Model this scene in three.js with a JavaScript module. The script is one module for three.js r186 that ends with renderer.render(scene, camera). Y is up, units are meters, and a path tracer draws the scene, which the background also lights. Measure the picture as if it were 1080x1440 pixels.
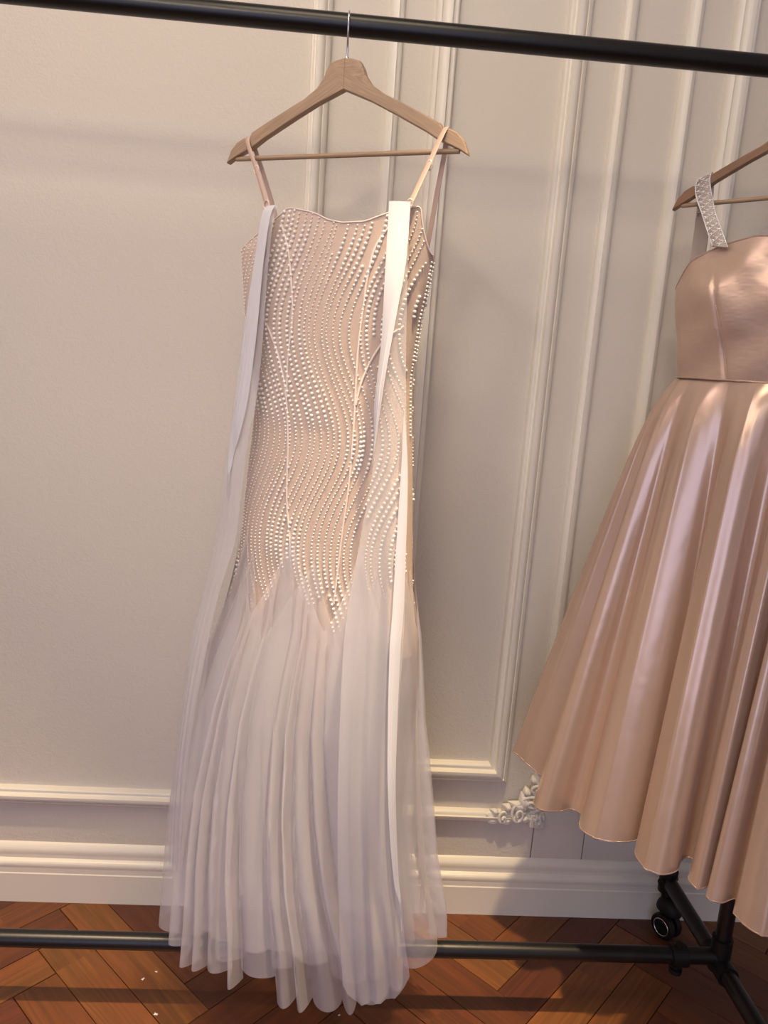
import * as THREE from 'three';
import { RoundedBoxGeometry } from 'three/addons/geometries/RoundedBoxGeometry.js';
import { mergeGeometries } from 'three/addons/utils/BufferGeometryUtils.js';
import { RectAreaLightUniformsLib } from 'three/addons/lights/RectAreaLightUniformsLib.js';

// ------------------------------------------------------------------ camera, sky, lights, exposure
const renderer = new THREE.WebGLRenderer({ antialias: true });
renderer.toneMapping = THREE.LinearToneMapping;
renderer.toneMappingExposure = 0.9;
renderer.shadowMap.enabled = true;
RectAreaLightUniformsLib.init();
const scene = new THREE.Scene();
scene.background = new THREE.Color(0.62, 0.72, 0.95);

const camera = new THREE.PerspectiveCamera(2 * Math.atan(720 / 1060) * 180 / Math.PI, 1080 / 1440, 0.02, 30);
camera.position.set(0, 1.1197, 1.39);
camera.rotation.set(THREE.MathUtils.degToRad(-11.25), THREE.MathUtils.degToRad(-3.42), THREE.MathUtils.degToRad(4.09), 'YXZ');
scene.add(camera);

const CEIL = 2.75;
const LAMPS = [   // recessed ceiling lamps: x, z, intensity, aim x, y, z, cone, penumbra, size, colour
  [0.20, 0.79, 34, 0.16, 0, 0.42, 0.24, 0.9, 1.8, 0xffdfb2],
  [-0.80, 0.79, 27, -0.72, 0, 0.44, 0.24, 0.9, 1.8, 0xffdfb2],
  [-1.15, 2.30, 5, -0.05, 1.40, 0.0, 0.42, 0.9, 8, 0xffeaca],
  [-0.55, 3.00, 6, -0.05, 1.40, 0.0, 0.36, 0.9, 8, 0xffeaca],
  [-0.95, 3.60, 6, -0.40, 1.35, 0.0, 0.30, 0.9, 8, 0xffead2],
];
const PANELS = [   // flat square ceiling luminaires: x, z, side, strength, colour
  [-0.10, 1.20, 0.70, 6.5, 0xffebc8],
  [-1.30, 1.40, 0.90, 4.2, 0xffe6e0],
  [0.40, 3.20, 0.60, 2.5, 0xfff4e6],
];
const WIN = { x0: -1.85, x1: 0.6, y0: 0.12, y1: 2.55, z: 4.2 };
const daylight = new THREE.RectAreaLight(0xd6d2ff, 1.25, WIN.x1 - WIN.x0, WIN.y1 - WIN.y0);
daylight.position.set((WIN.x0 + WIN.x1) / 2, (WIN.y0 + WIN.y1) / 2, WIN.z - 0.02);
daylight.lookAt((WIN.x0 + WIN.x1) / 2, (WIN.y0 + WIN.y1) / 2, 0);
scene.add(daylight);

// ------------------------------------------------------------------ helpers
const V = (x, y, z) => new THREE.Vector3(x, y, z);
const clamp = (x, a = 0, b = 1) => Math.min(b, Math.max(a, x));
const smooth = (x) => { x = clamp(x); return x * x * (3 - 2 * x); };
function rng(seed) { let s = seed >>> 0; return () => { s = (s + 0x6D2B79F5) >>> 0; let t = Math.imul(s ^ (s >>> 15), 1 | s); t = (t + Math.imul(t ^ (t >>> 7), 61 | t)) ^ t; return ((t ^ (t >>> 14)) >>> 0) / 4294967296; }; }
function lerpTable(tab, y, k) {           // tab: rows [y, ...values], y falling
  if (y >= tab[0][0]) return tab[0][k];
  for (let i = 1; i < tab.length; i++) if (y >= tab[i][0]) {
    const f = (tab[i - 1][0] - y) / (tab[i - 1][0] - tab[i][0]);
    return tab[i - 1][k] + (tab[i][k] - tab[i - 1][k]) * f;
  }
  return tab[tab.length - 1][k];
}
const used = {};
function numbered(n) { used[n] = (used[n] ?? -1) + 1; return used[n] ? n + '_' + String(used[n]).padStart(3, '0') : n; }
function shade(o) { o.castShadow = true; o.receiveShadow = true; return o; }
function obj(name, geometry, material, parent = scene) {
  const g = Array.isArray(geometry) ? mergeGeometries(geometry.map((q) => (q.index ? q.toNonIndexed() : q)).map((q) => { for (const k of Object.keys(q.attributes)) if (!['position', 'normal', 'uv'].includes(k)) q.deleteAttribute(k); return q; })) : geometry;
  const m = shade(new THREE.Mesh(g, material));
  m.name = parent === scene ? numbered(name) : name; parent.add(m); return m;
}
function thing(name, label, category, pos = [0, 0, 0], turn = 0, group) {
  const o = new THREE.Group(); o.name = numbered(name); o.position.set(...pos); o.rotation.y = turn;
  o.userData = { label, category }; if (group) o.userData.group = group; scene.add(o); return o;
}
function tag(o, label, category, group) { o.userData = { label, category }; if (group) o.userData.group = group; return o; }
function structure(o) { o.userData.kind = 'structure'; return o; }
function box(x0, y0, z0, x1, y1, z1) {
  const g = new THREE.BoxGeometry(x1 - x0, y1 - y0, z1 - z0); g.translate((x0 + x1) / 2, (y0 + y1) / 2, (z0 + z1) / 2);
  const p = g.attributes.position, n = g.attributes.normal, uv = g.attributes.uv;
  for (let i = 0; i < p.count; i++) {
    if (Math.abs(n.getY(i)) > .5) uv.setXY(i, p.getX(i), p.getZ(i)); else if (Math.abs(n.getX(i)) > .5) uv.setXY(i, p.getZ(i), p.getY(i)); else uv.setXY(i, p.getX(i), p.getY(i));
  }
  return g;
}
// a skin over rows of points; closed = every row is a loop
function loft(rows, closed) {
  const R = rows.length, N = rows[0].length, W = closed ? N + 1 : N, pos = [], uv = [], idx = [];
  for (let r = 0; r < R; r++) { let run = 0; for (let c = 0; c < W; c++) {
    const p = rows[r][c % N]; if (c) run += p.distanceTo(rows[r][(c - 1) % N]);
    pos.push(p.x, p.y, p.z); uv.push(c / (W - 1), r / (R - 1));
  } }
  for (let r = 0; r < R - 1; r++) for (let c = 0; c < W - 1; c++) { const a = r * W + c, b = a + 1, d = a + W, e = d + 1; idx.push(a, d, b, b, d, e); }
  const g = new THREE.BufferGeometry(); g.setAttribute('position', new THREE.Float32BufferAttribute(pos, 3)); g.setAttribute('uv', new THREE.Float32BufferAttribute(uv, 2)); g.setIndex(idx);
  g.computeVertexNormals();
  if (closed) { const n = g.attributes.normal; for (let r = 0; r < R; r++) { const a = r * W, b = a + W - 1, v = V(n.getX(a) + n.getX(b), n.getY(a) + n.getY(b), n.getZ(a) + n.getZ(b)).normalize(); n.setXYZ(a, v.x, v.y, v.z); n.setXYZ(b, v.x, v.y, v.z); } }
  return g;
}
const tube = (pts, r, seg = 40, rad = 8, closed = false) => new THREE.TubeGeometry(new THREE.CatmullRomCurve3(pts, closed, 'centripetal'), seg, r, rad, closed);
function rod(a, b, r, rad = 24) {          // straight round bar with capped ends
  const d = b.clone().sub(a), g = new THREE.CylinderGeometry(r, r, d.length(), rad);
  g.applyQuaternion(new THREE.Quaternion().setFromUnitVectors(V(0, 1, 0), d.clone().normalize())); g.translate((a.x + b.x) / 2, (a.y + b.y) / 2, (a.z + b.z) / 2); return g;
}
// a flat band that follows centre points; side = direction of its width at every point
function band(pts, sides, width, thick, seg = 48) {
  const c = new THREE.CatmullRomCurve3(pts, false, 'centripetal'), s = new THREE.CatmullRomCurve3(sides, false, 'centripetal'), rows = [];
  for (let i = 0; i <= seg; i++) {
    const t = i / seg, p = c.getPoint(t), q = s.getPoint(t).normalize(), tg = c.getTangent(t), n = tg.cross(q).normalize();
    const h = width / 2, k = thick / 2, row = [];
    for (const [a, b] of [[-h, -k], [-h * .96, k], [h * .96, k], [h, -k]]) row.push(p.clone().addScaledVector(q, a).addScaledVector(n, b));
    rows.push(row);
  }
  return loft(rows, true);
}
// textures ---------------------------------------------------------
function lattice(seed, n) { const r = rng(seed), a = new Float32Array(n * n); for (let i = 0; i < n * n; i++) a[i] = r(); return (x, y) => {
  const xi = Math.floor(x), yi = Math.floor(y), fx = x - xi, fy = y - yi, u = fx * fx * (3 - 2 * fx), v = fy * fy * (3 - 2 * fy), m = (i) => ((i % n) + n) % n;
  const g = (i, j) => a[m(j) * n + m(i)]; const p = g(xi, yi), q = g(xi + 1, yi), s = g(xi, yi + 1), t = g(xi + 1, yi + 1);
  return (p + (q - p) * u) * (1 - v) + (s + (t - s) * u) * v; }; }
function dataTex(w, h, fn, srgb, rx = 1, ry = 1) {
  const d = new Uint8Array(w * h * 4);
  for (let y = 0; y < h; y++) for (let x = 0; x < w; x++) { const c = fn(x / w, y / h), i = (y * w + x) * 4; for (let k = 0; k < 3; k++) d[i + k] = clamp(Array.isArray(c) ? c[k] : c) * 255; d[i + 3] = 255; }
  const t = new THREE.DataTexture(d, w, h, THREE.RGBAFormat); t.wrapS = t.wrapT = THREE.RepeatWrapping; t.magFilter = THREE.LinearFilter; t.minFilter = THREE.LinearMipmapLinearFilter; t.generateMipmaps = true;
  if (srgb) t.colorSpace = THREE.SRGBColorSpace; t.repeat.set(rx, ry); t.needsUpdate = true; return t;
}
const N1 = lattice(11, 64), N2 = lattice(12, 128), N3 = lattice(13, 32);

// ------------------------------------------------------------------ materials
const rollerBump = dataTex(512, 512, (u, v) => .5 * N2(u * 128, v * 128) + .35 * N1(u * 64, v * 64) + .15 * N3(u * 32, v * 32), false, 1 / .3, 1 / .3);
const M = {
  wall: new THREE.MeshPhysicalMaterial({ color: new THREE.Color(.715, .664, .575), roughness: .62, bumpMap: rollerBump, bumpScale: .0006 }),
  trim: new THREE.MeshPhysicalMaterial({ color: new THREE.Color(.85, .81, .71), roughness: .32 }),
  ceiling: new THREE.MeshStandardMaterial({ color: new THREE.Color(.8, .78, .74), roughness: .9 }),
  roomWall: new THREE.MeshStandardMaterial({ color: new THREE.Color(.72, .68, .62), roughness: .85 }),
  steel: new THREE.MeshPhysicalMaterial({ color: new THREE.Color(.006, .006, .0065), roughness: .33 }),
  plastic: new THREE.MeshPhysicalMaterial({ color: new THREE.Color(.006, .006, .006), roughness: .5, specularIntensity: .6 }),
  chrome: new THREE.MeshStandardMaterial({ color: new THREE.Color(.75, .75, .76), roughness: .22, metalness: 1 }),
  joint: new THREE.MeshStandardMaterial({ color: new THREE.Color(.045, .02, .01), roughness: .9 }),
};
const beech = (seed) => { const A = lattice(seed, 64); return dataTex(512, 256, (u, v) => { const g = .6 * A(u * 8, v * 64) + .4 * N2(u * 16, v * 128), k = .86 + .22 * (g - .5); return [.775 * k, .655 * k, .53 * k]; }, true, 1 / .3, 1 / .06); };
M.beech = new THREE.MeshPhysicalMaterial({ color: 0xffffff, map: beech(31), roughness: .48, clearcoat: .15, clearcoatRoughness: .4 });
M.beechDark = new THREE.MeshPhysicalMaterial({ color: new THREE.Color(.72, .6, .55), map: beech(32), roughness: .45, clearcoat: .15, clearcoatRoughness: .4 });
const planks = [[.50, .30, .155], [.56, .355, .185], [.45, .255, .145], [.42, .235, .14], [.53, .325, .165]].map(([r, g, b], i) => {
  const A = lattice(50 + i, 64), B = lattice(60 + i, 32);
  const t = dataTex(512, 256, (u, v) => { const w = v * 32 + 2.2 * B(u * 4, v * 6), s = .55 * A(u * 6, w * 2) + .3 * N2(u * 14, v * 128) + .4 * (B(u * 3, v * 5) - .5), k = .84 + .32 * (s - .2); return [r * k, g * k * (.94 + .1 * B(u * 5, v * 4)), b * k]; }, true, 1 / .7, 1 / .28);
  return new THREE.MeshPhysicalMaterial({ map: t, roughness: .42, color: new THREE.Color(.76, .73, .67) });
});

// ------------------------------------------------------------------ the room
const room = { x0: -1.9, x1: 2.3, z1: 4.2 };
const wallBack = new THREE.Group(); wallBack.name = numbered('wall_back'); scene.add(structure(wallBack));
for (const [a, b] of [[room.x0, .4402], [.4422, .5492], [.5512, 1.002], [1.004, room.x1]]) obj('panel', box(a, 0, -.03, b, CEIL, 0), M.wall, wallBack);
obj('panel_backing', box(room.x0 - .1, -.05, -.1, room.x1 + .1, CEIL + .05, -.0302), M.joint, wallBack);
function simpleWall(name, geos) { return structure(obj(name, geos, M.roomWall)); }
simpleWall('wall_left', [box(room.x0 - .1, 0, 0, room.x0, CEIL, room.z1)]);
simpleWall('wall_right', [box(room.x1, 0, 0, room.x1 + .1, CEIL, room.z1)]);
simpleWall('wall_front', [box(room.x0, 0, room.z1, WIN.x0, CEIL, room.z1 + .1), box(WIN.x1, 0, room.z1, room.x1, CEIL, room.z1 + .1), box(WIN.x0, 0, room.z1, WIN.x1, WIN.y0, room.z1 + .1), box(WIN.x0, WIN.y1, room.z1, WIN.x1, CEIL, room.z1 + .1)]);
structure(obj('ceiling', box(room.x0 - .1, CEIL, -.1, room.x1 + .1, CEIL + .1, room.z1 + .1), M.ceiling));
const win = new THREE.Group(); win.name = numbered('window_1'); scene.add(structure(win));
{ const { x0, x1, y0, y1, z } = WIN, f = .05, xm = (x0 + x1) / 2;
  obj('window_frame', [box(x0, y0, z + .02, x0 + f, y1, z + .07), box(x1 - f, y0, z + .02, x1, y1, z + .07), box(x0 + f, y0, z + .02, x1 - f, y0 + f, z + .07), box(x0 + f, y1 - f, z + .02, x1 - f, y1, z + .07), box(xm - .02, y0 + f, z + .02, xm + .02, y1 - f, z + .07)], M.trim, win);
}
// mouldings: profile = [distance in from the outer edge, height off the wall]
function frameMoulding(x0, y0, x1, y1, profile) {
  const rows = profile.map(([s, h]) => [V(x0 + s, y0 + s, h), V(x1 - s, y0 + s, h), V(x1 - s, y1 - s, h), V(x0 + s, y1 - s, h)]);
  const pos = [], uv = [], q = (a, b, c, d) => { for (const p of [a, b, c, a, c, d]) { pos.push(p.x, p.y, p.z); uv.push(p.x, p.y); } };
  for (let r = 0; r < rows.length - 1; r++) for (let c = 0; c < 4; c++) q(rows[r][c], rows[r][(c + 1) % 4], rows[r + 1][(c + 1) % 4], rows[r + 1][c]);
  const g = new THREE.BufferGeometry(); g.setAttribute('position', new THREE.Float32BufferAttribute(pos, 3)); g.setAttribute('uv', new THREE.Float32BufferAttribute(uv, 2)); g.computeVertexNormals(); return g;
}
function arcs(list) {                     // [s0,h0,s1,h1,bulge] pieces of a moulding profile
  const out = []; for (const [s0, h0, s1, h1, b] of list) for (let i = 0; i <= 6; i++) { const t = i / 6, n = Math.sin(t * Math.PI) * b, dx = s1 - s0, dy = h1 - h0, L = Math.hypot(dx, dy) || 1; out.push([s0 + dx * t - dy / L * n, h0 + dy * t + dx / L * n]); } return out;
}
const wide = (w) => arcs([[0, 0, 0, .006, 0], [0, .006, w * .22, .018, .0022], [w * .22, .018, w * .22, .0145, 0], [w * .25, .0145, w * .66, .024, .0035], [w * .66, .024, w * .70, .015, 0], [w * .70, .015, w * .78, .013, -.001], [w * .78, .013, w * .97, .010, .0028], [w * .97, .009, w, 0, 0]]);
const slim = (w) => arcs([[0, 0, 0, .005, 0], [0, .006, w * .6, .018, .003], [w * .6, .018, w * .6, .013, 0], [w * .62, .013, w * .97, .007, .002], [w * .97, .007, w, 0, 0]]);
structure(obj('trim_1', frameMoulding(-1.55, .215, -.060, 2.5, wide(.034)), M.trim));
structure(obj('trim_2', frameMoulding(.110, .300, .372, 2.42, wide(.040)), M.trim));
structure(obj('trim_4', frameMoulding(.616, .300, .878, 2.42, wide(.040)), M.trim));
const trim3 = new THREE.Group(); trim3.name = numbered('trim_3'); scene.add(structure(trim3)); obj('moulding', frameMoulding(.034, .209, .450, 2.5, slim(.025)), M.trim, trim3);
const trim5 = new THREE.Group(); trim5.name = numbered('trim_5'); scene.add(structure(trim5)); obj('moulding', frameMoulding(.536, .209, .954, 2.5, slim(.025)), M.trim, trim5);
// carved corner: scrolls, acanthus leaves and a small rosette on a square block; dir = +1 for a right-hand corner
function cornerOrnament(parent, cx, cy, dir) {
  const o = new THREE.Group(); o.name = 'corner_ornament'; o.position.set(cx, cy, 0); o.scale.x = 1; parent.add(o);
  const X = (x) => -dir * x;             // x grows away from the corner
  const swap = (p, v) => (v ? V(X(p[1] * 1.45), p[0], p[2] * 1.25) : V(X(p[0]), p[1] * 1.45, p[2] * 1.25));
  const block = new RoundedBoxGeometry(.030, .030, .018, 2, .003); block.translate(X(.011), .011, .009); obj('block', block, M.trim, o);
  const petal = (px, py, ang, len, wid, h) => { const rows = []; for (let i = 0; i <= 8; i++) { const t = i / 8, w = wid * Math.sin(Math.PI * Math.pow(t, .75)) + .0004, row = []; for (let j = 0; j <= 6; j++) { const s = j / 3 - 1, z = .004 + h * Math.sin(Math.PI * (.15 + .8 * t)) * (1 - .75 * s * s) - .003 * (1 - Math.abs(s)) * (Math.abs(s) < .2 ? 1 : 0); row.push([t * len, s * w + .12 * len * t * t, z]); } rows.push(row); }
    const c = Math.cos(ang), s_ = Math.sin(ang); return (v) => loft(rows.map((r) => r.map(([a, b, z]) => swap([px + a * c - b * s_, py + a * s_ + b * c, z], v))), false); };
  const spiral = (px, py, r0, turns, a0, sgn) => { const pts = []; for (let i = 0; i <= 40; i++) { const t = i / 40, r = r0 * (1 - .86 * t), a = a0 + sgn * turns * 2 * Math.PI * t; pts.push([px + r * Math.cos(a), py + r * Math.sin(a), .012 + .006 * t]); } return (v) => tube(pts.map((p) => swap(p, v)), .0032, 60, 8); };
  for (const v of [0, 1]) {
    obj('scroll', [spiral(.052, .018, .017, 1.6, 2.6, -1)(v), spiral(.083, .011, .010, 1.4, 2.4, -1)(v)], M.trim, o);
    obj('leaf', [petal(.030, .026, .05, .045, .008, .015)(v), petal(.064, .024, .1, .022, .006, .014)(v), petal(.060, .006, -.15, .034, .006, .013)(v), petal(.090, .016, .1, .020, .005, .011)(v), petal(.088, .004, -.05, .034, .0055, .011)(v), petal(.108, .010, .25, .016, .004, .009)(v), petal(.026, .012, -.3, .026, .006, .014)(v), petal(.022, .024, .75, .026, .007, .015)(v)], M.trim, o);
  }
  const ros = []; for (let k = 0; k < 6; k++) ros.push(petal(.011, .011, k * Math.PI / 3, .0115, .0036, .007)(0).translate(0, 0, .014)); const bud = new THREE.SphereGeometry(.003, 10, 8); bud.translate(X(.011), .011, .0215); ros.push(bud);
  obj('rosette', ros, M.trim, o);
}
cornerOrnament(trim3, .4525, .2075, 1); cornerOrnament(trim3, .0315, .2075, -1); cornerOrnament(trim5, .5335, .2075, -1); cornerOrnament(trim5, .9565, .2075, 1);
{ // baseboard with its stepped top, swept along the wall
  const prof = arcs([[0, 0, 0, .020, 0], [0, .020, .064, .020, 0], [.064, .020, .066, .0185, 0], [.066, .0185, .077, .0185, 0], [.077, .0185, .094, .0105, .0045], [.094, .0105, .101, .0105, 0], [.101, .0105, .121, .004, .0032], [.121, .004, .1235, 0, .0003]]);
  const rows = prof.map(([y, z]) => [V(room.x0, y, z + .0002), V(room.x1, y, z + .0002)]);
  const pos = [], uv = []; for (let r = 0; r < rows.length - 1; r++) { const [a, b] = rows[r], [d, c] = rows[r + 1]; for (const p of [a, b, c, a, c, d]) { pos.push(p.x, p.y, p.z); uv.push(p.x, p.y); } }
  const g = new THREE.BufferGeometry(); g.setAttribute('position', new THREE.Float32BufferAttribute(pos, 3)); g.setAttribute('uv', new THREE.Float32BufferAttribute(uv, 2)); g.computeVertexNormals();
  structure(obj('baseboard_back', g, M.trim));
}
{ // herringbone parquet
  const floor = new THREE.Group(); floor.name = numbered('floor'); scene.add(structure(floor));
  obj('subfloor', box(room.x0 - .1, -.1, -.1, room.x1 + .1, -.012, room.z1 + .1), M.joint, floor);
  const rnd = rng(77), P = .107, H = P / 2, L = .285, rest = planks.map(() => []);
  const clip = (poly, ax, val, sgn) => { const out = []; for (let i = 0; i < poly.length; i++) { const a = poly[i], b = poly[(i + 1) % poly.length], da = (a[ax] - val) * sgn, db = (b[ax] - val) * sgn; if (da >= 0) out.push(a); if (da * db < 0) { const t = da / (da - db); out.push([a[0] + (b[0] - a[0]) * t, a[1] + (b[1] - a[1]) * t]); } } return out; };
  function plank(x, z, u, near) {         // u: false = runs away to the right towards the viewer, true = the other way
    const a = u ? [[x, z], [x + L, z - L], [x + L + H, z - L + H], [x + H, z + H]] : [[x, z], [x + H, z - H], [x + H + L, z - H + L], [x + L, z + L]];
    const c = [(a[0][0] + a[2][0]) / 2, (a[0][1] + a[2][1]) / 2], d = Math.SQRT1_2, e1 = u ? [d, -d] : [d, d], e2 = u ? [d, d] : [d, -d];
    const g_ = .0007; let poly = a.map((p) => { const s = (p[0] - c[0]) * e1[0] + (p[1] - c[1]) * e1[1], t = (p[0] - c[0]) * e2[0] + (p[1] - c[1]) * e2[1]; const s2 = s - Math.sign(s) * g_, t2 = t - Math.sign(t) * g_; return [c[0] + e1[0] * s2 + e2[0] * t2, c[1] + e1[1] * s2 + e2[1] * t2]; });
    poly = clip(poly, 1, .003, 1); if (poly.length > 2) poly = clip(poly, 1, room.z1 - .002, -1); if (poly.length > 2) poly = clip(poly, 0, room.x0 + .002, 1); if (poly.length > 2) poly = clip(poly, 0, room.x1 - .002, -1);
    const k = Math.floor(rnd() * planks.length), ou = rnd() * 3, ov = rnd() * 3, top = (rnd() - .5) * .0006;
    if (poly.length < 3) return;
    let area = 0; for (let i = 0; i < poly.length; i++) { const p = poly[i], q = poly[(i + 1) % poly.length]; area += p[0] * q[1] - q[0] * p[1]; } if (area > 0) poly.reverse();
    const inset = poly.map((p) => { const vx = c[0] - p[0], vz = c[1] - p[1], l = Math.hypot(vx, vz); return [p[0] + vx / l * .0009, p[1] + vz / l * .0009]; });
    const pos = [], uv = [], put = (p, y) => { pos.push(p[0], y, p[1]); uv.push((p[0] - c[0]) * e1[0] + (p[1] - c[1]) * e1[1] + ou, (p[0] - c[0]) * e2[0] + (p[1] - c[1]) * e2[1] + ov); };
    const n = poly.length; for (let i = 1; i < n - 1; i++) { put(inset[0], top); put(inset[i], top); put(inset[i + 1], top); }
    for (let i = 0; i < n; i++) { const j = (i + 1) % n; for (const [p, y] of [[poly[i], top - .0007], [poly[j], top - .0007], [inset[j], top], [poly[i], top - .0007], [inset[j], top], [inset[i], top]]) put(p, y); for (const [p, y] of [[poly[i], -.012], [poly[j], -.012], [poly[j], top - .0007], [poly[i], -.012], [poly[j], top - .0007], [poly[i], top - .0007]]) put(p, y); }
    const g = new THREE.BufferGeometry(); g.setAttribute('position', new THREE.Float32BufferAttribute(pos, 3)); g.setAttribute('uv', new THREE.Float32BufferAttribute(uv, 2)); g.computeVertexNormals();
    const xs = c[0], zs = c[1];
    if (xs > -.95 && xs < 1.35 && zs < .95) obj('plank', g, planks[k], floor); else rest[k].push(g);
  }
  for (let col = -8; col <= 8; col++) for (let n = -40; n <= 40; n++) {
    const pair = Math.floor(col / 2), x = -.513 + L * col, cc = .657 - .57 * pair - P * n;
    if (col - 2 * pair === 0) plank(x, x + cc, false); else plank(x, x + cc, true);
  }
  rest.forEach((r, k) => { if (r.length) { const m = obj('planks_beyond', r, planks[k], floor); m.userData.kind = 'stuff'; } });
}
// recessed lamps in the ceiling
for (const [x, z, cd, ax, ay, az, cone, pen, size, col] of LAMPS) {
  const t = thing('recessed_downlight', z > 3.3 ? 'small round white downlight in the ceiling farthest from the panelled wall' : z > 2.6 ? 'small round white downlight in the ceiling, middle one of the three far from the rack' : z > 2 ? 'small round white downlight in the ceiling, nearest the left wall of the room' : x > -.5 ? 'small round white downlight in the ceiling in front of the middle of the rack' : 'small round white downlight in the ceiling near the left end of the rack', 'downlight', [x, CEIL, z], 0, 'recessed downlights in the ceiling');
  const ring = new THREE.LatheGeometry([[.046, .002], [.047, -.004], [.058, -.006], [.062, -.003], [.062, -.0003]].map((p) => new THREE.Vector2(...p)), 40); obj('trim_ring', ring, M.trim, t);
  const lens = new THREE.CylinderGeometry(.046, .046, .003, 32); lens.translate(0, -.0016, 0);
  obj('lens', lens, new THREE.MeshStandardMaterial({ color: 0xffffff, emissive: new THREE.Color(col), emissiveIntensity: 3 }), t);
  const s = new THREE.SpotLight(col, cd, 0, cone, pen, 2); s.position.set(x, CEIL - .02, z); s.target.position.set(ax, ay, az); s.castShadow = true; s.shadow.radius = size; s.shadow.mapSize.set(2048, 2048); scene.add(s, s.target);
}

for (const [x, z, side, str, col] of PANELS) {
  const t = thing('ceiling_panel_light', z > 2 ? 'flat square white luminaire on the ceiling by the shop window' : x < -.5 ? 'flat square white luminaire on the ceiling at the left end of the rack' : 'flat square white luminaire on the ceiling over the beaded gown', 'ceiling light', [x, CEIL, z], 0, 'square ceiling luminaires'), h = side / 2;
  obj('frame', [box(-h - .02, -.02, -h - .02, h + .02, -.0005, -h), box(-h - .02, -.02, h, h + .02, -.0005, h + .02), box(-h - .02, -.02, -h, -h, -.0005, h), box(h, -.02, -h, h + .02, -.0005, h)], M.trim, t);
  obj('diffuser', box(-h, -.016, -h, h, -.008, h), new THREE.MeshStandardMaterial({ color: 0xffffff, emissive: new THREE.Color(col), emissiveIntensity: 1.5 }), t);
  const l = new THREE.RectAreaLight(col, str, side, side); l.position.set(x, CEIL - .022, z); l.lookAt(x, 0, z); scene.add(l);
}

// ------------------------------------------------------------------ garment rack
const RZ = .27, RTOP = 1.5573, RLOW = .1346, RX0 = -.86, RX1 = .715, RR = .014;
{
  const rack = thing('garment_rack', 'black tubular steel garment rack on castors, holding both gowns on its top rail', 'clothes rack', [0, 0, 0]);
  const L = (x, y, z) => V(x, y, z);
  obj('top_rail', [rod(L(RX0 - .02, RTOP, RZ), L(RX1 + .02, RTOP, RZ), RR, 40)], M.steel, rack);
  obj('bottom_rail', [rod(L(RX0, RLOW, RZ), L(RX1, RLOW, RZ), RR, 40)], M.steel, rack);
  for (const x of [RX0, RX1]) {
    obj('post', [rod(L(x, .115, RZ), L(x, RTOP + .012, RZ), .0135, 32), rod(L(x, RTOP - .03, RZ), L(x, RTOP + .016, RZ), .018, 32)], M.steel, rack);
    const sgn = x > 0 ? -1 : 1;
    obj('foot', [rod(L(x, .122, .045), L(x, .122, .50), .0145, 32)], M.steel, rack);
    obj('tee_joint', [rod(L(x, .122, RZ - .035), L(x, .122, RZ + .035), .0185, 28), rod(L(x, .11, RZ), L(x, .172, RZ), .0175, 28)], M.plastic, rack);
    obj('collar', [rod(L(x + sgn * .062, RLOW, RZ), L(x + sgn * .09, RLOW, RZ), .019, 28), rod(L(x + sgn * .076, RLOW - .03, RZ), L(x + sgn * .076, RLOW + .024, RZ), .007, 16), rod(L(x + sgn * .076, RLOW - .034, RZ), L(x + sgn * .076, RLOW - .026, RZ), .011, 16)], M.plastic, rack);
    for (const z of [.055, .485]) {
      const c = new THREE.Group(); c.name = 'castor'; c.position.set(x, 0, z); rack.add(c); c.rotation.y = z < .2 ? .5 : 2.2;
      obj('socket', [rod(L(0, .098, 0), L(0, .145, 0), .0175, 24), rod(L(-.021, .122, 0), L(.021, .122, 0), .009, 16)], M.plastic, c);
      const hood = new THREE.SphereGeometry(.027, 24, 12, 0, Math.PI * 2, 0, Math.PI * .52); hood.scale(.75, 1, 1); hood.translate(0, .062, .012);
      obj('fork', hood, M.plastic, c); obj('stem', rod(L(0, .07, .0), L(0, .10, 0), .009, 16), M.plastic, c); obj('axle', rod(L(-.017, .03, .012), L(.017, .03, .012), .004, 12), M.plastic, c);
      for (const s of [-1, 1]) { const w = new THREE.Group(); w.name = 'wheel'; w.position.set(s * .0105, .027, .012); c.add(w);
        const ty = new THREE.LatheGeometry([[.018, -.006], [.024, -.006], [.0265, -.004], [.0265, .004], [.024, .006], [.018, .006]].map((p) => new THREE.Vector2(...p)), 28); ty.rotateZ(Math.PI / 2); 
        const tm = shade(new THREE.Mesh(mergeGeometries([ty.toNonIndexed(), rod(L(-.004, 0, 0), L(.004, 0, 0), .0185, 20).toNonIndexed()]), M.plastic)); tm.name = 'tyre';
        w.removeFromParent(); tm.name = 'wheel'; tm.position.copy(w.position); c.add(tm); }
      const rim = new THREE.TorusGeometry(.017, .0012, 8, 28); rim.rotateY(Math.PI / 2); rim.translate(-.0172, .027, .012); obj('rim', rim, M.chrome, c);
    }
  }
  const plug = (z) => { const g = rod(V(RX1, .122, z - .004), V(RX1, .122, z), .0148, 24); return g; };
  obj('end_cap', [plug(.504)], M.plastic, rack);
}

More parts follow.
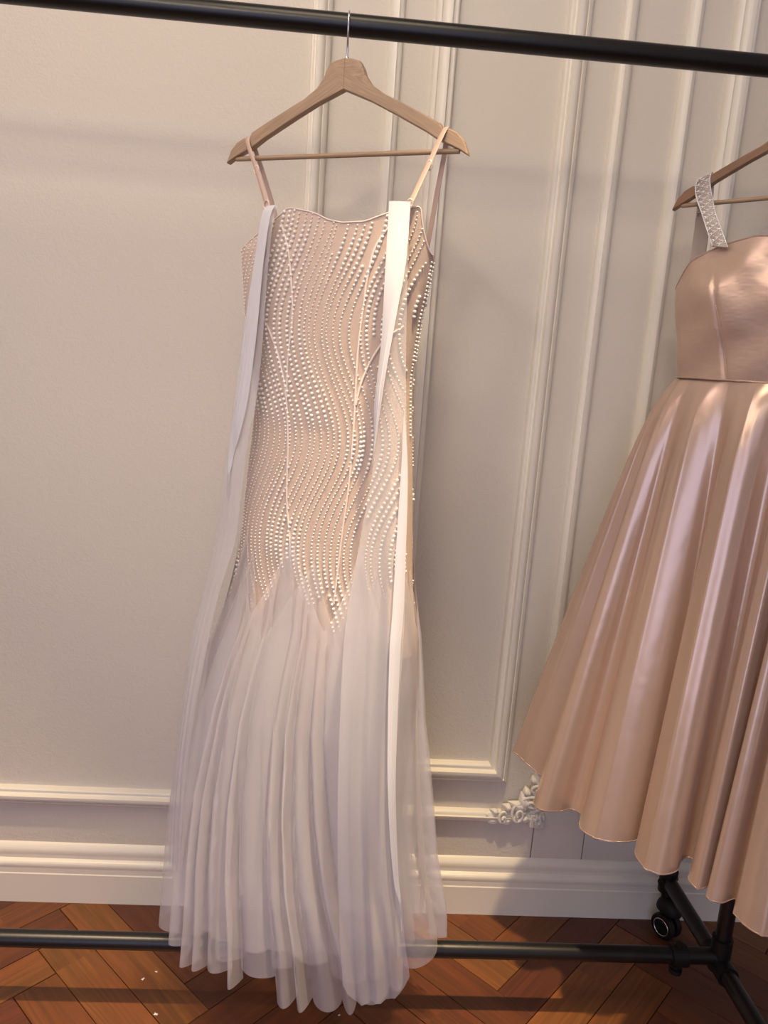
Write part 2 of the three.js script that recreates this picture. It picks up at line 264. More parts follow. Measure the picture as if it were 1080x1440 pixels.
// ------------------------------------------------------------------ hangers
function hanger(label, x, turn, woodMat, slimness) {
  const t = thing('clothes_hanger', label, 'hanger', [x, 0, RZ], turn);
  const top = [[0, 1.5155], [.012, 1.514], [.022, 1.5105], [.0275, 1.502], [.031, 1.493], [.041, 1.4805], [.060, 1.468], [.083, 1.4575], [.112, 1.4435], [.142, 1.4285], [.146, 1.4215], [.150, 1.4205], [.155, 1.4215], [.167, 1.4155], [.177, 1.405], [.183, 1.391], [.1835, 1.388]];
  const low = [[.170, 1.3955], [.140, 1.4085 + slimness * .4], [.122, 1.4195 + slimness * .6], [.075, 1.4435 + slimness * .6], [.040, 1.4605 + slimness * .4], [0, 1.4765]];
  const s = new THREE.Shape(); const out = [...top, ...low, ...low.slice(0, -1).reverse().map(([a, b]) => [-a, b]), ...top.slice(1).reverse().map(([a, b]) => [-a, b])];
  out.forEach(([a, b], i) => (i ? s.lineTo(a, b) : s.moveTo(a, b))); s.closePath();
  const g = new THREE.ExtrudeGeometry(s, { depth: .008, bevelEnabled: true, bevelThickness: .002, bevelSize: .0016, bevelOffset: -.0016, bevelSegments: 3, steps: 1 }); g.translate(0, 0, -.004);
  { const p = g.attributes.position, uv = g.attributes.uv; for (let i = 0; i < p.count; i++) { const X = Math.abs(p.getX(i)), Y = p.getY(i); uv.setXY(i, (X * .87 - Y * .5) + (p.getX(i) > 0 ? .13 : 0), X * .5 + Y * .87 + p.getZ(i)); } }
  obj('shoulder', g, woodMat, t);
  obj('centre_joint', box(-.0004, 1.478, -.00615, .0004, 1.514, .00615), new THREE.MeshStandardMaterial({ color: new THREE.Color(.3, .19, .11), roughness: .7 }), t);
  const bar = rod(V(-.170, 1.3945, 0), V(.170, 1.3945, 0), .0034, 14); { const uv = bar.attributes.uv, p = bar.attributes.position; for (let i = 0; i < p.count; i++) uv.setXY(i, p.getX(i), p.getY(i)); }
  obj('trouser_bar', bar, M.beech, t);
  const R = RR + .0018, h = [V(0, 1.500, 0), V(0, 1.522, .0005)]; h.push(V(0, 1.533, .004), V(0, 1.5425, .0118)); for (let a = -25; a <= 200; a += 15) { const q = a * Math.PI / 180; h.push(V(0, RTOP + R * Math.sin(q) + .0003, R * Math.cos(q) * 1.03)); }
  const hook = tube(h, .0015, 90, 10), c = Math.cos(-turn), sn = Math.sin(-turn); { const p = hook.attributes.position; }
  const ferr = new THREE.CylinderGeometry(.003, .003, .003, 14); ferr.translate(0, 1.5165, 0);
  const hm = obj('hook', [hook, ferr], M.chrome, t); hm.rotation.y = -turn;       // the hook swivels square to the rail
  return t;
}
const TH1 = 25 * Math.PI / 180, TH2 = 47 * Math.PI / 180, X1 = -.0308, X2 = .628;
hanger('pale beech hanger near the middle of the rail, carrying the pearl-beaded gown', X1 + .004, -TH1, M.beech, 0);
hanger('reddish wooden hanger cut off by the right edge, carrying the champagne satin dress', X2, -TH2, M.beechDark, .007);

// ------------------------------------------------------------------ the beaded gown
const turn1 = (y) => (10 + 15 * clamp((y - .15) / .6)) * Math.PI / 180;
const G1 = (u, y, w) => { const t = turn1(y), c = Math.cos(t), s = Math.sin(t); return V(X1 + u * c - w * s, y, RZ + u * s + w * c); };
const BODY = [[1.33, .027, .125, .050], [1.262, .002, .146, .056], [1.22, .002, .141, .058], [1.177, .001, .135, .058], [1.10, .007, .123, .057], [1.053, .012, .121, .057], [.944, .012, .131, .058], [.854, .012, .138, .060], [.796, .012, .143, .062], [.70, .010, .160, .068]];
const gown = thing('evening_gown', 'long white tulle gown with a nude bodice beaded in wavy pearl lines and white streamers', 'dress', [X1, 0, RZ]);
const into = (g, o) => g.translate(-o.position.x, -o.position.y, -o.position.z);
// point on the column: a = angle (0 right, PI/2 front), lift = off the cloth
function bodyPt(a, y, lift = 0) {
  const cx = lerpTable(BODY, y, 1), A = lerpTable(BODY, y, 2) + lift, B = lerpTable(BODY, y, 3) + lift, c = Math.cos(a), s = Math.sin(a), k = .82;
  return G1(cx + A * Math.sign(c) * Math.pow(Math.abs(c), k), y, B * Math.sign(s) * Math.pow(Math.abs(s), k));
}
const bodyAngle = (u, y) => { const q = clamp((u - lerpTable(BODY, y, 1)) / lerpTable(BODY, y, 2), -1, 1); return Math.acos(Math.sign(q) * Math.pow(Math.abs(q), 1 / .82)); };
const NECK = [[-.143, 1.262], [-.100, 1.296], [-.079, 1.3175], [-.060, 1.3155], [-.026, 1.310], [.002, 1.301], [.027, 1.297], [.060, 1.299], [.083, 1.308], [.105, 1.3165], [.131, 1.321], [.140, 1.290], [.149, 1.262]];
function neckY(u) { if (u <= NECK[0][0]) return NECK[0][1]; for (let i = 1; i < NECK.length; i++) if (u <= NECK[i][0]) { const f = (u - NECK[i - 1][0]) / (NECK[i][0] - NECK[i - 1][0]); return NECK[i - 1][1] + f * (NECK[i][1] - NECK[i - 1][1]); } return NECK[NECK.length - 1][1]; }
function topY(a) { const s = Math.sin(a), u = .002 + .146 * Math.sign(Math.cos(a)) * Math.pow(Math.abs(Math.cos(a)), .82); if (s < 0) return 1.262 - .035 * smooth(-s * 1.4); return neckY(u); }
{
  M.nude = new THREE.MeshPhysicalMaterial({ color: new THREE.Color(.72, .575, .475), roughness: .62, sheen: .5, sheenRoughness: .5, sheenColor: new THREE.Color(.8, .7, .62), side: THREE.DoubleSide });
  { const weave = dataTex(256, 256, (u, v) => { const m = .5 + .25 * (Math.sin(u * 256 * Math.PI / 2) + Math.sin(v * 256 * Math.PI / 2)); return .6 * m + .4 * N1(u * 64, v * 64); }, false, 40, 60); M.nude.bumpMap = weave; M.nude.bumpScale = .0003; }
  M.cord = new THREE.MeshPhysicalMaterial({ color: new THREE.Color(.86, .76, .68), roughness: .55, side: THREE.DoubleSide });
  M.strap = new THREE.MeshPhysicalMaterial({ color: new THREE.Color(.62, .45, .365), roughness: .5, sheen: .2, sheenColor: new THREE.Color(.9, .85, .8), side: THREE.DoubleSide });
  const rows = [], NA = 160, NR = 70; for (let r = 0; r <= NR; r++) { const row = []; for (let i = 0; i < NA; i++) { const a = i / NA * 2 * Math.PI, t0 = topY(a), y = t0 + (.70 - t0) * r / NR; const p = bodyPt(a, y); row.push(p); } rows.push(row); }
  obj('beaded_column', into(loft(rows, true), gown), M.nude, gown);
  const edge = []; for (let i = 0; i < 120; i++) { const a = i / 120 * 2 * Math.PI; edge.push(bodyPt(a, topY(a) - .001, .0006)); }
  obj('neckline_piping', into(tube(edge, .0010, 360, 6, true), gown), M.cord, gown);
  const seams = [
    [[-.058, 1.297], [-.041, 1.261], [-.032, 1.215], [-.028, 1.167], [-.033, 1.119], [-.033, 1.059]],
    [[-.100, 1.19], [-.077, 1.166], [-.054, 1.127], [-.040, 1.089], [-.032, 1.050], [-.027, 1.0], [-.024, .917], [-.015, .856], [-.006, .782]],
    [[.106, 1.300], [.086, 1.267], [.078, 1.226], [.075, 1.190], [.071, 1.134], [.071, 1.087], [.072, 1.030], [.071, .951], [.067, .889], [.064, .827], [.062, .774]],
    [[.125, 1.168], [.107, 1.151], [.090, 1.122], [.078, 1.088], [.073, 1.059]]];
  for (const s of seams) obj('seam_cord', into(tube(s.map(([u, y]) => bodyPt(bodyAngle(u, y), y, .0009)), .0017, 90, 6), gown), M.cord, gown);
}
{ // pearls: wavy strands sewn down the column, front and back
  const pearl = new THREE.MeshPhysicalMaterial({ color: new THREE.Color(.95, .92, .88), roughness: .25, clearcoat: .6, clearcoatRoughness: .12 });
  const list = [], rnd = rng(5), D = lattice(91, 32);
  const wave = (y) => .021 * Math.cos(2 * Math.PI * (1.315 - y) / .31);
  for (const side of [1, -1]) {
    const step = side > 0 ? .0098 : .0165;
    for (let s0 = -.175; s0 <= .185; s0 += step) {
      let y = 1.318; const jit = (rnd() - .5) * .003; 
      while (y > .715) {
        const den = D(s0 * 26 + 3, y * 15 + (side > 0 ? 0 : 9)), den2 = D(s0 * 55 + 11, y * 7 + 3);
        const k = smooth((den - .36) / .4), r = .00118 + .00125 * k, gap = r * 2 + .0022 + .0008 * (1 - k);
        y -= gap * .93;
        const u = s0 + jit + wave(y) * (side > 0 ? 1 : -1) * (.75 + .5 * den2), cx = lerpTable(BODY, y, 1), A = lerpTable(BODY, y, 2), q = (u - cx) / A;
        if (Math.abs(q) > .985) continue; if (den2 < .16) continue;
        let a = bodyAngle(u, y); if (side < 0) a = -a;
        if (y > topY(a) - .002) continue;
        if (y < .83 && D(u * 60 + 20, 5) > (y - .70) / .13 + .12) continue;
        const p = bodyPt(a, y, r * .55); list.push([p, r]);
      }
    }
    // a thick double row down both side edges
    for (const e of side > 0 ? [0, Math.PI] : []) for (const off of [-.13, 0]) for (let y = 1.255; y > (off ? 1.12 : 1.02); y -= .0046 + rnd() * .0012) list.push([bodyPt(e + off, y, .0010), .0014 + .0006 * rnd()]);
  }
  const im = new THREE.InstancedMesh(new THREE.IcosahedronGeometry(1, 2), pearl, list.length), m = new THREE.Matrix4();
  list.forEach(([p, r], i) => { m.makeScale(r, r, r); m.setPosition(p.x - X1, p.y, p.z - RZ); im.setMatrixAt(i, m); });
  shade(im); im.name = 'pearl_beading'; im.userData.kind = 'stuff'; gown.add(im);
}
{ // straps with their sliders
  const ring = (p, n) => { const g = new THREE.TorusGeometry(.0042, .0009, 8, 20); g.scale(1, 1.35, 1); g.rotateY(-TH1); g.translate(p.x, p.y, p.z); return g; };
  for (const [uh, ut, wt, ub] of [[-.145, -.080, .050, -.098], [.154, .128, .047, .118]]) {
    const e = V(Math.cos(TH1), 0, Math.sin(TH1));
    const mk = (pts) => band(pts.map((p) => G1(...p)), pts.map(() => e), .0068, .0012, 60);
    const st = obj('strap', into(mk([[ut, 1.317, wt], [ut + (uh - ut) * .5, 1.369, wt * .55], [uh - (uh - ut) * .03, 1.4165, .0075], [uh, 1.4232, 0], [uh - (uh - ub) * .03, 1.4165, -.0075], [ub + (uh - ub) * .5, 1.34, -.03], [ub, 1.243, -.049]]), gown), M.strap, gown);
    const q = .55, brass = new THREE.MeshStandardMaterial({ color: new THREE.Color(.85, .72, .6), roughness: .3, metalness: .6 });
    obj('slider', into(ring(G1(ut + (uh - ut) * q, 1.317 + .1 * q, wt * (1 - q) + .002)), gown), brass, st); obj('ring', into(ring(G1(ut + (uh - ut) * .03, 1.320, wt)), gown), brass, st);
  }
}
// tulle skirt --------------------------------------------------------
// folds round the skirt: [start angle, end angle, height, drop at the hem]; FRONT lists the widths seen from right to left across the front
const FRONT = [32, 24, 50, 18, 24, 12, 15, 46, 19, 34, 14, 12, 26, 34];
function foldTable(seed, n, front) {
  const r = rng(seed), out = [];
  if (front) {
    const sum = FRONT.reduce((p, q) => p + q, 0); let run = 0;
    for (const w of FRONT) { const a0 = Math.acos(clamp(1 - 2 * run / sum, -1, 1)); run += w; out.push({ a0, a1: Math.acos(clamp(1 - 2 * run / sum, -1, 1)), amp: w < 21 ? .95 : w < 40 ? .7 : .42, drop: w < 21 ? .75 + .25 * r() : r() * .8, lean: 1 + .6 * r() }); }
  }
  const from = front ? Math.PI : 0, w = []; let sum = 0, a = from;
  for (let i = 0; i < n; i++) { const q = .38 + 1.5 * r() * r(); w.push(q); sum += q; }
  w.forEach((q) => { const s = a; a += q / sum * (2 * Math.PI - from); out.push({ a0: s, a1: a, amp: (.5 + .7 * r()) * Math.min(1.15, Math.sqrt(q)), drop: r(), lean: .7 + r() }); });
  return out;
}
function foldAt(tab, a) { const T = 2 * Math.PI; for (const f of tab) for (const b of [a, a + T, a - T]) if (b >= f.a0 && b < f.a1) { const s = Math.pow((b - f.a0) / (f.a1 - f.a0), f.lean); return { h: f.amp * (Math.pow(Math.sin(Math.PI * s), .55) - .6), drop: f.drop }; } return { h: 0, drop: 0 }; }
const SK = [[.87, .012, .137, .060, -.060], [.80, .012, .146, .066, -.064], [.72, .010, .160, .078, -.070], [.65, .002, .174, .092, -.076], [.58, -.004, .184, .104, -.084], [.45, -.006, .202, .120, -.096], [.34, -.002, .212, .130, -.104], [.24, .008, .226, .134, -.108], [.14, .010, .232, .136, -.112]];
function skirtLayer(seed, n, inset, amp, yTop, yHem, hemVar, front = false, NA = 760, NR = 54) {
  const tab = foldTable(seed, n, front), rows = [];
  for (let r = 0; r <= NR; r++) {
    const row = [], t = r / NR;
    for (let i = 0; i < NA; i++) {
      const a = i / NA * 2 * Math.PI, f = foldAt(tab, a + .16 * Math.sin(3 * a + seed) * (1 - t) + .05 * Math.sin(7 * a) * t), y1 = yHem(a) - hemVar * (f.drop - .5) , y0 = yTop(a), y = y0 + (y1 - y0) * t;
      const g = smooth((y0 - y) / .42), cx = lerpTable(SK, y, 1), A = lerpTable(SK, y, 2) - inset * g + .0012, c = Math.cos(a), s = Math.sin(a), B = (s > 0 ? lerpTable(SK, y, 3) : -lerpTable(SK, y, 4)) - inset * g * .8 + .0012;
      const k = .85, nx = c / A, nz = s / B, nl = Math.hypot(nx, nz), d = amp * f.h * (.12 * Math.min(1, (y0 - y) / .08) + .88 * g);
      row.push(G1(cx + A * Math.sign(c) * Math.pow(Math.abs(c), k) + d * nx / nl, y, B * Math.sign(s) * Math.pow(Math.abs(s), k) + d * nz / nl));
    }
    rows.push(row);
  }
  return into(loft(rows, true), gown);
}
{
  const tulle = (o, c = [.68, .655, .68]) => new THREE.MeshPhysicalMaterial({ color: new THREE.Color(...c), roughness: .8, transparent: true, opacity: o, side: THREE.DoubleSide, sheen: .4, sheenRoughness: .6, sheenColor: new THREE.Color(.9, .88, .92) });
  const zig = (a) => { const q = (a / (2 * Math.PI) * 9 + 9.075) % 1; return .735 + .13 * Math.pow(1 - Math.abs(2 * q - 1), 1.2); };
  const hem = (a) => .180 + .010 * Math.sin(3 * a + 1) + (Math.sin(a) < 0 ? .012 : 0);
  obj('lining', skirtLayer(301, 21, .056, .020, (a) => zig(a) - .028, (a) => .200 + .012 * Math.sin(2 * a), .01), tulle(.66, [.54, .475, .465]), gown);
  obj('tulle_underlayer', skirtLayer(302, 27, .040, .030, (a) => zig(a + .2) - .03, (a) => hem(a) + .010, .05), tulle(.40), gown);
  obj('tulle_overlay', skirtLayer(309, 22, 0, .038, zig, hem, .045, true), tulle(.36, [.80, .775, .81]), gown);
  // streamers
  const white = new THREE.MeshPhysicalMaterial({ color: new THREE.Color(.69, .685, .71), roughness: .5, sheen: .5, sheenRoughness: .4, side: THREE.DoubleSide });
  const chiffon = (o) => new THREE.MeshPhysicalMaterial({ color: new THREE.Color(.66, .65, .68), roughness: .65, transparent: true, opacity: o, side: THREE.DoubleSide, sheen: .4, sheenRoughness: .5 });
  // strip between a left and a right edge, gently cupped
  function strip(Ls, Rs, cup, lift, NC = 14, NRr = 90) {
    const a = new THREE.CatmullRomCurve3(Ls.map((p) => V(...p)), false, 'centripetal'), b = new THREE.CatmullRomCurve3(Rs.map((p) => V(...p)), false, 'centripetal'), rows = [];
    for (let r = 0; r <= NRr; r++) { const p = a.getPoint(r / NRr), q = b.getPoint(r / NRr), row = []; for (let c = 0; c <= NC; c++) { const t = c / NC, m = p.clone().lerp(q, t), sp = p.distanceTo(q); m.y += .035 * Math.pow(2 * t - 1, 4) * smooth((r / NRr - .9) / .1); row.push(G1(m.x, m.y, m.z + lift + cup * sp * Math.sin(Math.PI * t) + .06 * cup * sp * Math.sin(t * 9 + r * .05) + .05 * sp * smooth(r / NRr * 1.3 - .35) * Math.sin(t * 25 + 1.3 * Math.sin(r * .03)) * Math.sin(Math.PI * t))); } rows.push(row); }
    return into(loft(rows, false), gown);
  }
  const Ll = [[-.075, 1.315, .058], [-.078, 1.306, .063], [-.088, 1.241, .065], [-.095, 1.193, .065], [-.102, 1.144, .064], [-.109, 1.094, .063], [-.116, 1.042, .062], [-.128, .957, .060], [-.141, .847, .060], [-.157, .755, .065], [-.173, .675, .070], [-.187, .557, .070], [-.198, .437, .070], [-.201, .31, .072]];
  const Lr = [[-.057, 1.316, .060], [-.057, 1.306, .066], [-.061, 1.250, .070], [-.065, 1.165, .070], [-.068, 1.116, .069], [-.074, 1.046, .070], [-.084, .994, .071], [-.090, .911, .075], [-.094, .847, .080], [-.112, .768, .090], [-.128, .655, .104], [-.140, .541, .118], [-.146, .427, .126], [-.148, .33, .130]];
  const sl = obj('streamer', strip(Ll, Lr, .06, .002), chiffon(.5), gown); sl.userData.label = 'left white chiffon streamer';
  obj('streamer_band', strip([...Ll.slice(0, 7).map((p, i) => [p[0] + .003 + i * .0006, p[1], p[2] + .005]), [-.115, .975, .070], [-.112, .90, .076]], [...Lr.slice(0, 7).map((p, i) => [p[0] + .0005 - i * .0022, p[1], p[2] + .005]), [-.105, .975, .072], [-.1115, .90, .076]], .05, .003), white, sl);
  const Rl = [[.107, 1.318, .058], [.114, 1.217, .070], [.115, 1.146, .070], [.112, 1.062, .070], [.116, .987, .075], [.111, .919, .080], [.107, .859, .088], [.103, .789, .098], [.106, .644, .128], [.108, .494, .150], [.110, .332, .160], [.114, .20, .164]];
  const Rr = [[.131, 1.321, .050], [.139, 1.220, .058], [.146, 1.111, .058], [.158, .99, .060], [.162, .943, .062], [.172, .846, .070], [.176, .80, .075], [.181, .749, .084], [.182, .647, .104], [.185, .544, .124], [.200, .324, .140], [.208, .215, .140]];
  const sr = obj('streamer', strip(Rl, Rr, .04, .004), chiffon(.44), gown); sr.userData.label = 'right white chiffon streamer';
  obj('streamer_band', strip([[.107, 1.320, .060], [.114, 1.217, .074], [.115, 1.146, .074], [.112, 1.062, .076], [.115, 1.02, .078], [.116, .985, .080]], [[.134, 1.320, .054], [.138, 1.244, .066], [.134, 1.182, .074], [.127, 1.110, .079], [.122, 1.05, .080], [.1175, .985, .081]], .06, .004), white, sr);
  obj('streamer_band', strip([[.152, 1.06, .068], [.155, .98, .070], [.160, .87, .080], [.166, .78, .092], [.172, .653, .116], [.177, .551, .134], [.184, .447, .143], [.197, .335, .147]], [[.1525, 1.06, .066], [.163, .98, .066], [.172, .87, .074], [.179, .78, .084], [.183, .653, .108], [.186, .551, .127], [.191, .447, .137], [.199, .335, .145]], .10, .006), white, sr);
}

// ------------------------------------------------------------------ the champagne satin dress
const dress = thing('satin_dress', 'champagne satin tea-length dress with crystal straps and a full pleated skirt, at the right', 'dress', [X2, 0, RZ]);
const into2 = (g) => g.translate(-X2, 0, -RZ);
const G2 = (u, y, w) => V(X2 + u * Math.cos(TH2) - w * Math.sin(TH2), y, RZ + u * Math.sin(TH2) + w * Math.cos(TH2));
M.satin = new THREE.MeshPhysicalMaterial({ color: new THREE.Color(.60, .445, .36), roughness: .27, metalness: .5, anisotropy: .3, sheen: .3, sheenRoughness: .35, sheenColor: new THREE.Color(.95, .85, .78), side: THREE.DoubleSide });
{ const S1 = lattice(71, 64); M.satin.bumpMap = dataTex(1024, 512, (u, v) => .6 * S1(u * 64, v * 8) + .25 * S1(u * 128 + v * 6, v * 24) + .15 * N2(u * 128, v * 64), false, 1, 1); M.satin.bumpScale = .0009; }
const WAIST = 1.128;
{
  const HEM = [[.338, .148], [.348, .160], [.366, .178], [.394, .194], [.402, .203], [.378, .212], [.363, .228], [.372, .252], [.400, .254], [.424, .247], [.436, .262], [.424, .290], [.424, .312], [.450, .336], [.492, .340], [.522, .328], [.520, .345], [.487, .368], [.485, .402], [.503, .424], [.532, .416], [.550, .392], [.566, .380], [.574, .386], [.564, .404], [.546, .427], [.552, .444], [.574, .438], [.590, .425], [.584, .444], [.560, .456], [.575, .468], [.602, .458], [.612, .462], [.588, .490], [.596, .520], [.630, .532], [.664, .514], [.680, .480], [.694, .498], [.712, .524], [.748, .520], [.756, .482], [.752, .448], [.784, .458], [.812, .440], [.806, .402], [.768, .384], [.760, .352], [.736, .338], [.694, .322], [.672, .290], [.660, .240], [.676, .190], [.690, .140], [.668, .100], [.636, .128], [.612, .106], [.596, .062], [.558, .076], [.530, .118], [.500, .146], [.474, .142], [.446, .134], [.410, .148], [.372, .140]];
  const curve = new THREE.CatmullRomCurve3(HEM.map(([x, z]) => V(x, 0, z)), true, 'centripetal'); curve.arcLengthDivisions = 2000;
  const NA = 640, NR = 70, rows = [], hemPts = [];
  const hemP = [], mean = []; for (let i = 0; i < NA; i++) hemP.push(curve.getPointAt(i / NA));
  for (let i = 0; i < NA; i++) { const m = V(0, 0, 0); for (let k = -34; k <= 34; k++) m.add(hemP[(i + k + NA) % NA]); mean.push(m.multiplyScalar(1 / 69)); }
  const crease = [[.368, .240, .008], [.440, .328, .005], [.493, .410, .010], [.553, .4435, .007], [.564, .462, .005], [.588, .484, .009], [.362, .166, .005], [.604, .526, .006], [.714, .523, .008], [.782, .457, .008]].map(([x, z, k]) => { let b = 0, d = 9; hemP.forEach((p, i) => { const q = Math.hypot(p.x - x, p.z - z); if (q < d) { d = q; b = i; } }); return [b, k]; });
  for (let r = 0; r <= NR; r++) {
    const t = r / NR, e = clamp(t + .125 * (1 - Math.exp(-t / .055)) * (1 - t)), row = [], fold = Math.pow(t, .62);
    for (let i = 0; i < NA; i++) {
      const s = i / NA, hm = mean[i], hf = hemP[i], h = { x: hm.x + (hf.x - hm.x) * fold / Math.max(e, .02), z: hm.z + (hf.z - hm.z) * fold / Math.max(e, .02) }, a = Math.PI * .955 - s * 2 * Math.PI, w = G2(.134 * Math.cos(a), 0, (Math.sin(a) > 0 ? .066 : .038) * Math.sin(a)), ph = Math.pow(.5 - .5 * Math.cos(s * 2 * Math.PI * 23), 2) * .004 * Math.min(1, t * 20) * (1 - t);
      let cu = 0; for (const [b, k] of crease) { let d = Math.abs(i - b); d = Math.min(d, NA - d); cu += .5 * k * Math.exp(-d / 1.8) * smooth(t * 5); }
      const p0 = hemP[(i + NA - 6) % NA], p1 = hemP[(i + 6) % NA], tl = Math.hypot(p1.x - p0.x, p1.z - p0.z) || 1, nx = -(p1.z - p0.z) / tl * cu, nz = (p1.x - p0.x) / tl * cu;
      const yHem = .400 + .044 * (smooth(1 - s / .06) + smooth((s - .8) / .15)) - .006 * Math.sin(s * 19), x = w.x + (h.x - w.x) * e, z = w.z + (h.z - w.z) * e; 
      row.push(V(x + (x - X2) * ph * 3 + nx, WAIST + (yHem - WAIST) * t, z + (z - RZ) * ph * 3 + nz));
    }
    rows.push(row);
  }
  obj('skirt', into2(loft(rows, true)), M.satin, dress);
  const st = rows[NR].map((p, i) => { const q = rows[NR - 1][i]; const d = q.clone().sub(p).normalize(); return p.clone().addScaledVector(d, .0015); });
  obj('hem_edge', into2(tube(st.filter((_, i) => i % 2 === 0), .0006, 900, 5, true)), M.satin, dress);
  // bodice
  const TOP2 = [[-.158, 1.263], [-.128, 1.300], [-.100, 1.314], [-.075, 1.322], [-.03, 1.331], [0, 1.329], [.03, 1.331], [.075, 1.322], [.100, 1.314], [.128, 1.300], [.158, 1.263]];
  const ty = (u) => { if (u <= -.158 || u >= .158) return 1.263; for (let i = 1; i < TOP2.length; i++) if (u <= TOP2[i][0]) { const f = (u - TOP2[i - 1][0]) / (TOP2[i][0] - TOP2[i - 1][0]); return TOP2[i - 1][1] + f * (TOP2[i][1] - TOP2[i - 1][1]); } return 1.263; };
  const B2 = [[1.34, .148, .062], [1.263, .158, .070], [1.20, .146, .071], [1.128, .134, .066]];
  const bp = (a, y, lift = 0) => { const A = lerpTable(B2, y, 1) + lift, B = lerpTable(B2, y, 2) * (Math.sin(a) > 0 ? 1 : .58) + lift, c = Math.cos(a), s = Math.sin(a), u = A * Math.sign(c) * Math.pow(Math.abs(c), .85); let w = B * Math.sign(s) * Math.pow(Math.abs(s), .85);
    if (s > 0) { const f = (q) => Math.exp(-(((u - q) / .045) ** 2) - (((y - 1.245) / .04) ** 2)); w += .016 * (f(-.068) + f(.068)) * Math.min(1, s * 2); 
      for (const q of [-1, 1]) { const xd = q * (.066 - .25 * (1.245 - y)), d = Math.exp(-(((u - xd) / .0035) ** 2)); w -= .0028 * d * smooth((1.30 - y) / .03); }
      w += .0035 * Math.sin(u * 70 + y * 22) * Math.exp(-(((y - 1.285) / .03) ** 2)) + .0018 * Math.sin(u * 46 - y * 75); }
    return G2(u, y, w); };
  const bodiceCloth = M.satin.clone(); bodiceCloth.roughness = .36;
  const br = []; for (let r = 0; r <= 60; r++) { const row = []; for (let i = 0; i < 260; i++) { const a = i / 260 * 2 * Math.PI, u = .158 * Math.sign(Math.cos(a)) * Math.pow(Math.abs(Math.cos(a)), .85), t0 = Math.sin(a) >= 0 ? ty(u) : 1.263 - .02 * smooth(-Math.sin(a) * 1.5); row.push(bp(a, t0 + (WAIST - t0) * r / 60)); } br.push(row); }
  obj('bodice', into2(loft(br, true)), bodiceCloth, dress);
  obj('top_piping', into2(tube(br[0].filter((_, i) => i % 2 === 0), .0012, 520, 6, true)), M.satin, dress);
  const wp = []; for (let i = 0; i < 100; i++) { const a = i / 100 * 2 * Math.PI; wp.push(bp(a, WAIST + .0005, .0008)); }
  obj('waist_seam', into2(tube(wp, .0014, 300, 6, true)), M.satin, dress);
  for (const q of [-1, 1]) { const pts = []; for (let y = 1.135; y <= 1.262; y += .012) { const u = q * (.066 - .25 * (1.245 - y)); const A = lerpTable(B2, y, 1), v = clamp(u / A, -1, 1); pts.push(bp(Math.acos(Math.sign(v) * Math.pow(Math.abs(v), 1 / .85)), y, .0004)); } obj('dart_seam', into2(tube(pts, .0007, 40, 5)), M.satin, dress); }
  // crystal straps over the hanger
  const grey = new THREE.MeshPhysicalMaterial({ color: new THREE.Color(.50, .42, .37), roughness: .6 }), gem = new THREE.MeshPhysicalMaterial({ color: new THREE.Color(.90, .89, .87), roughness: .18, metalness: .3, clearcoat: .5 });
  for (const q of [-1, 1]) {
    const pts = [[q * .074, 1.317, .066], [q * .089, 1.340, .055], [q * .118, 1.382, .028], [q * .138, 1.4215, .0085], [q * .140, 1.4345, 0], [q * .140, 1.4225, -.0085], [q * .144, 1.37, -.024], [q * .146, 1.318, -.030], [q * .142, 1.256, -.026]].map((p) => G2(...p));
    const side = (k) => G2(k[0], 0, k[1]).sub(G2(0, 0, 0)); const sides = pts.map((_, i) => { const v = side([1, 0]); v.y = i === 4 || i === 3 || i === 5 ? q * -.42 : q * .12; return v; });
    const st = obj('strap', into2(band(pts, sides, .0245, .0016, 90)), grey, dress);
    const c = new THREE.CatmullRomCurve3(pts, false, 'centripetal'), sc = new THREE.CatmullRomCurve3(sides, false, 'centripetal'), L = c.getLength() * .62, gems = [];
    for (let d = .002; d < L; d += .0021) for (let k = -5; k <= 5; k++) {
      const t = d / c.getLength(), edge = Math.abs(k) >= 5, row = Math.round(d / .0021), dia = ((row + k + 100) % 6 === 0) || ((row - k + 100) % 6 === 0), dot = ((row % 6) === 3 && ((k + 15) % 6) === 3);
      if (!(edge || dia || dot || ((row % 6) === 0 && (k + 12) % 6 === 3))) continue;
      const p = c.getPointAt(t), sd = sc.getPoint(t).normalize(), n = c.getTangentAt(t).cross(sd).normalize(); if (n.x * -Math.sin(TH2) + n.z * Math.cos(TH2) + n.y * .5 < 0) n.negate(); p.addScaledVector(sd, k * .00222).addScaledVector(n, .0013 );
      gems.push([p, edge ? .00125 : dia ? .00115 : .0017]);
    }
    const im = new THREE.InstancedMesh(new THREE.OctahedronGeometry(1, 1), gem, gems.length), m = new THREE.Matrix4(); gems.forEach(([p, r], i) => { m.makeScale(r, r, r); m.setPosition(p.x - X2, p.y, p.z - RZ); im.setMatrixAt(i, m); }); shade(im); im.name = 'crystals'; im.userData.kind = 'stuff'; st.add(im);
  }
}

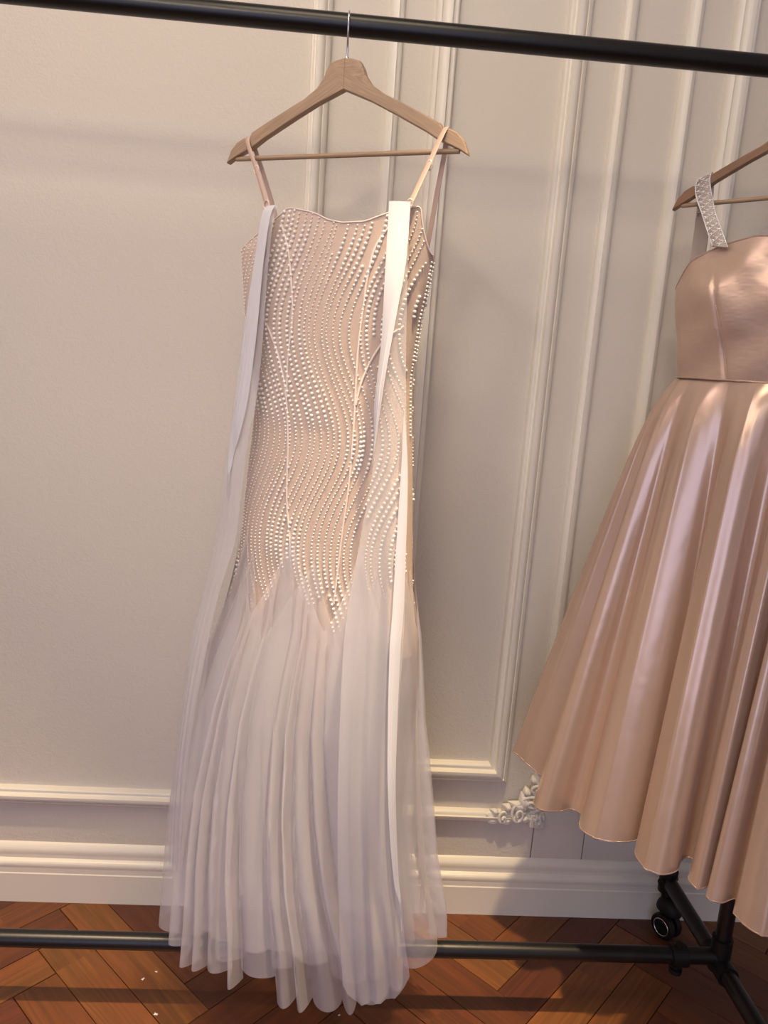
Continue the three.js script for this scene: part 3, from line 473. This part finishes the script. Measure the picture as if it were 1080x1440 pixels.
// lint on the floor
for (const [x, z, r, label] of [[-.284, .190, .0016, 'tiny white lint flake on the parquet, nearest to the bottom rail'], [-.303, .207, .0022, 'white curl of lint on the parquet between the bottom rail and its shadow'], [-.262, .281, .0026, 'largest white lint flake on the parquet, in front of the shadow of the bottom rail'], [.051, .275, .0015, 'tiny white lint flake on the dark parquet below the hem of the gown']]) {
  const q = rng(Math.round(Math.abs(x) * 1e4)), g = new THREE.IcosahedronGeometry(r, 2), p = g.attributes.position;
  for (let i = 0; i < p.count; i++) { const k = 1 + .45 * Math.sin(p.getX(i) / r * 3 + 2) * Math.cos(p.getZ(i) / r * 4); p.setXYZ(i, p.getX(i) * 1.5 * k, p.getY(i) * .35, p.getZ(i) * k); }
  g.computeVertexNormals(); g.rotateY(q() * 6); g.translate(0, r * .3 + .0004, 0);
  const m = obj('lint_flake', g, new THREE.MeshStandardMaterial({ color: new THREE.Color(.85, .83, .8), roughness: .9 })); m.position.set(x, 0, z); tag(m, label, 'lint', 'lint flakes on the parquet');
}

renderer.render(scene, camera);
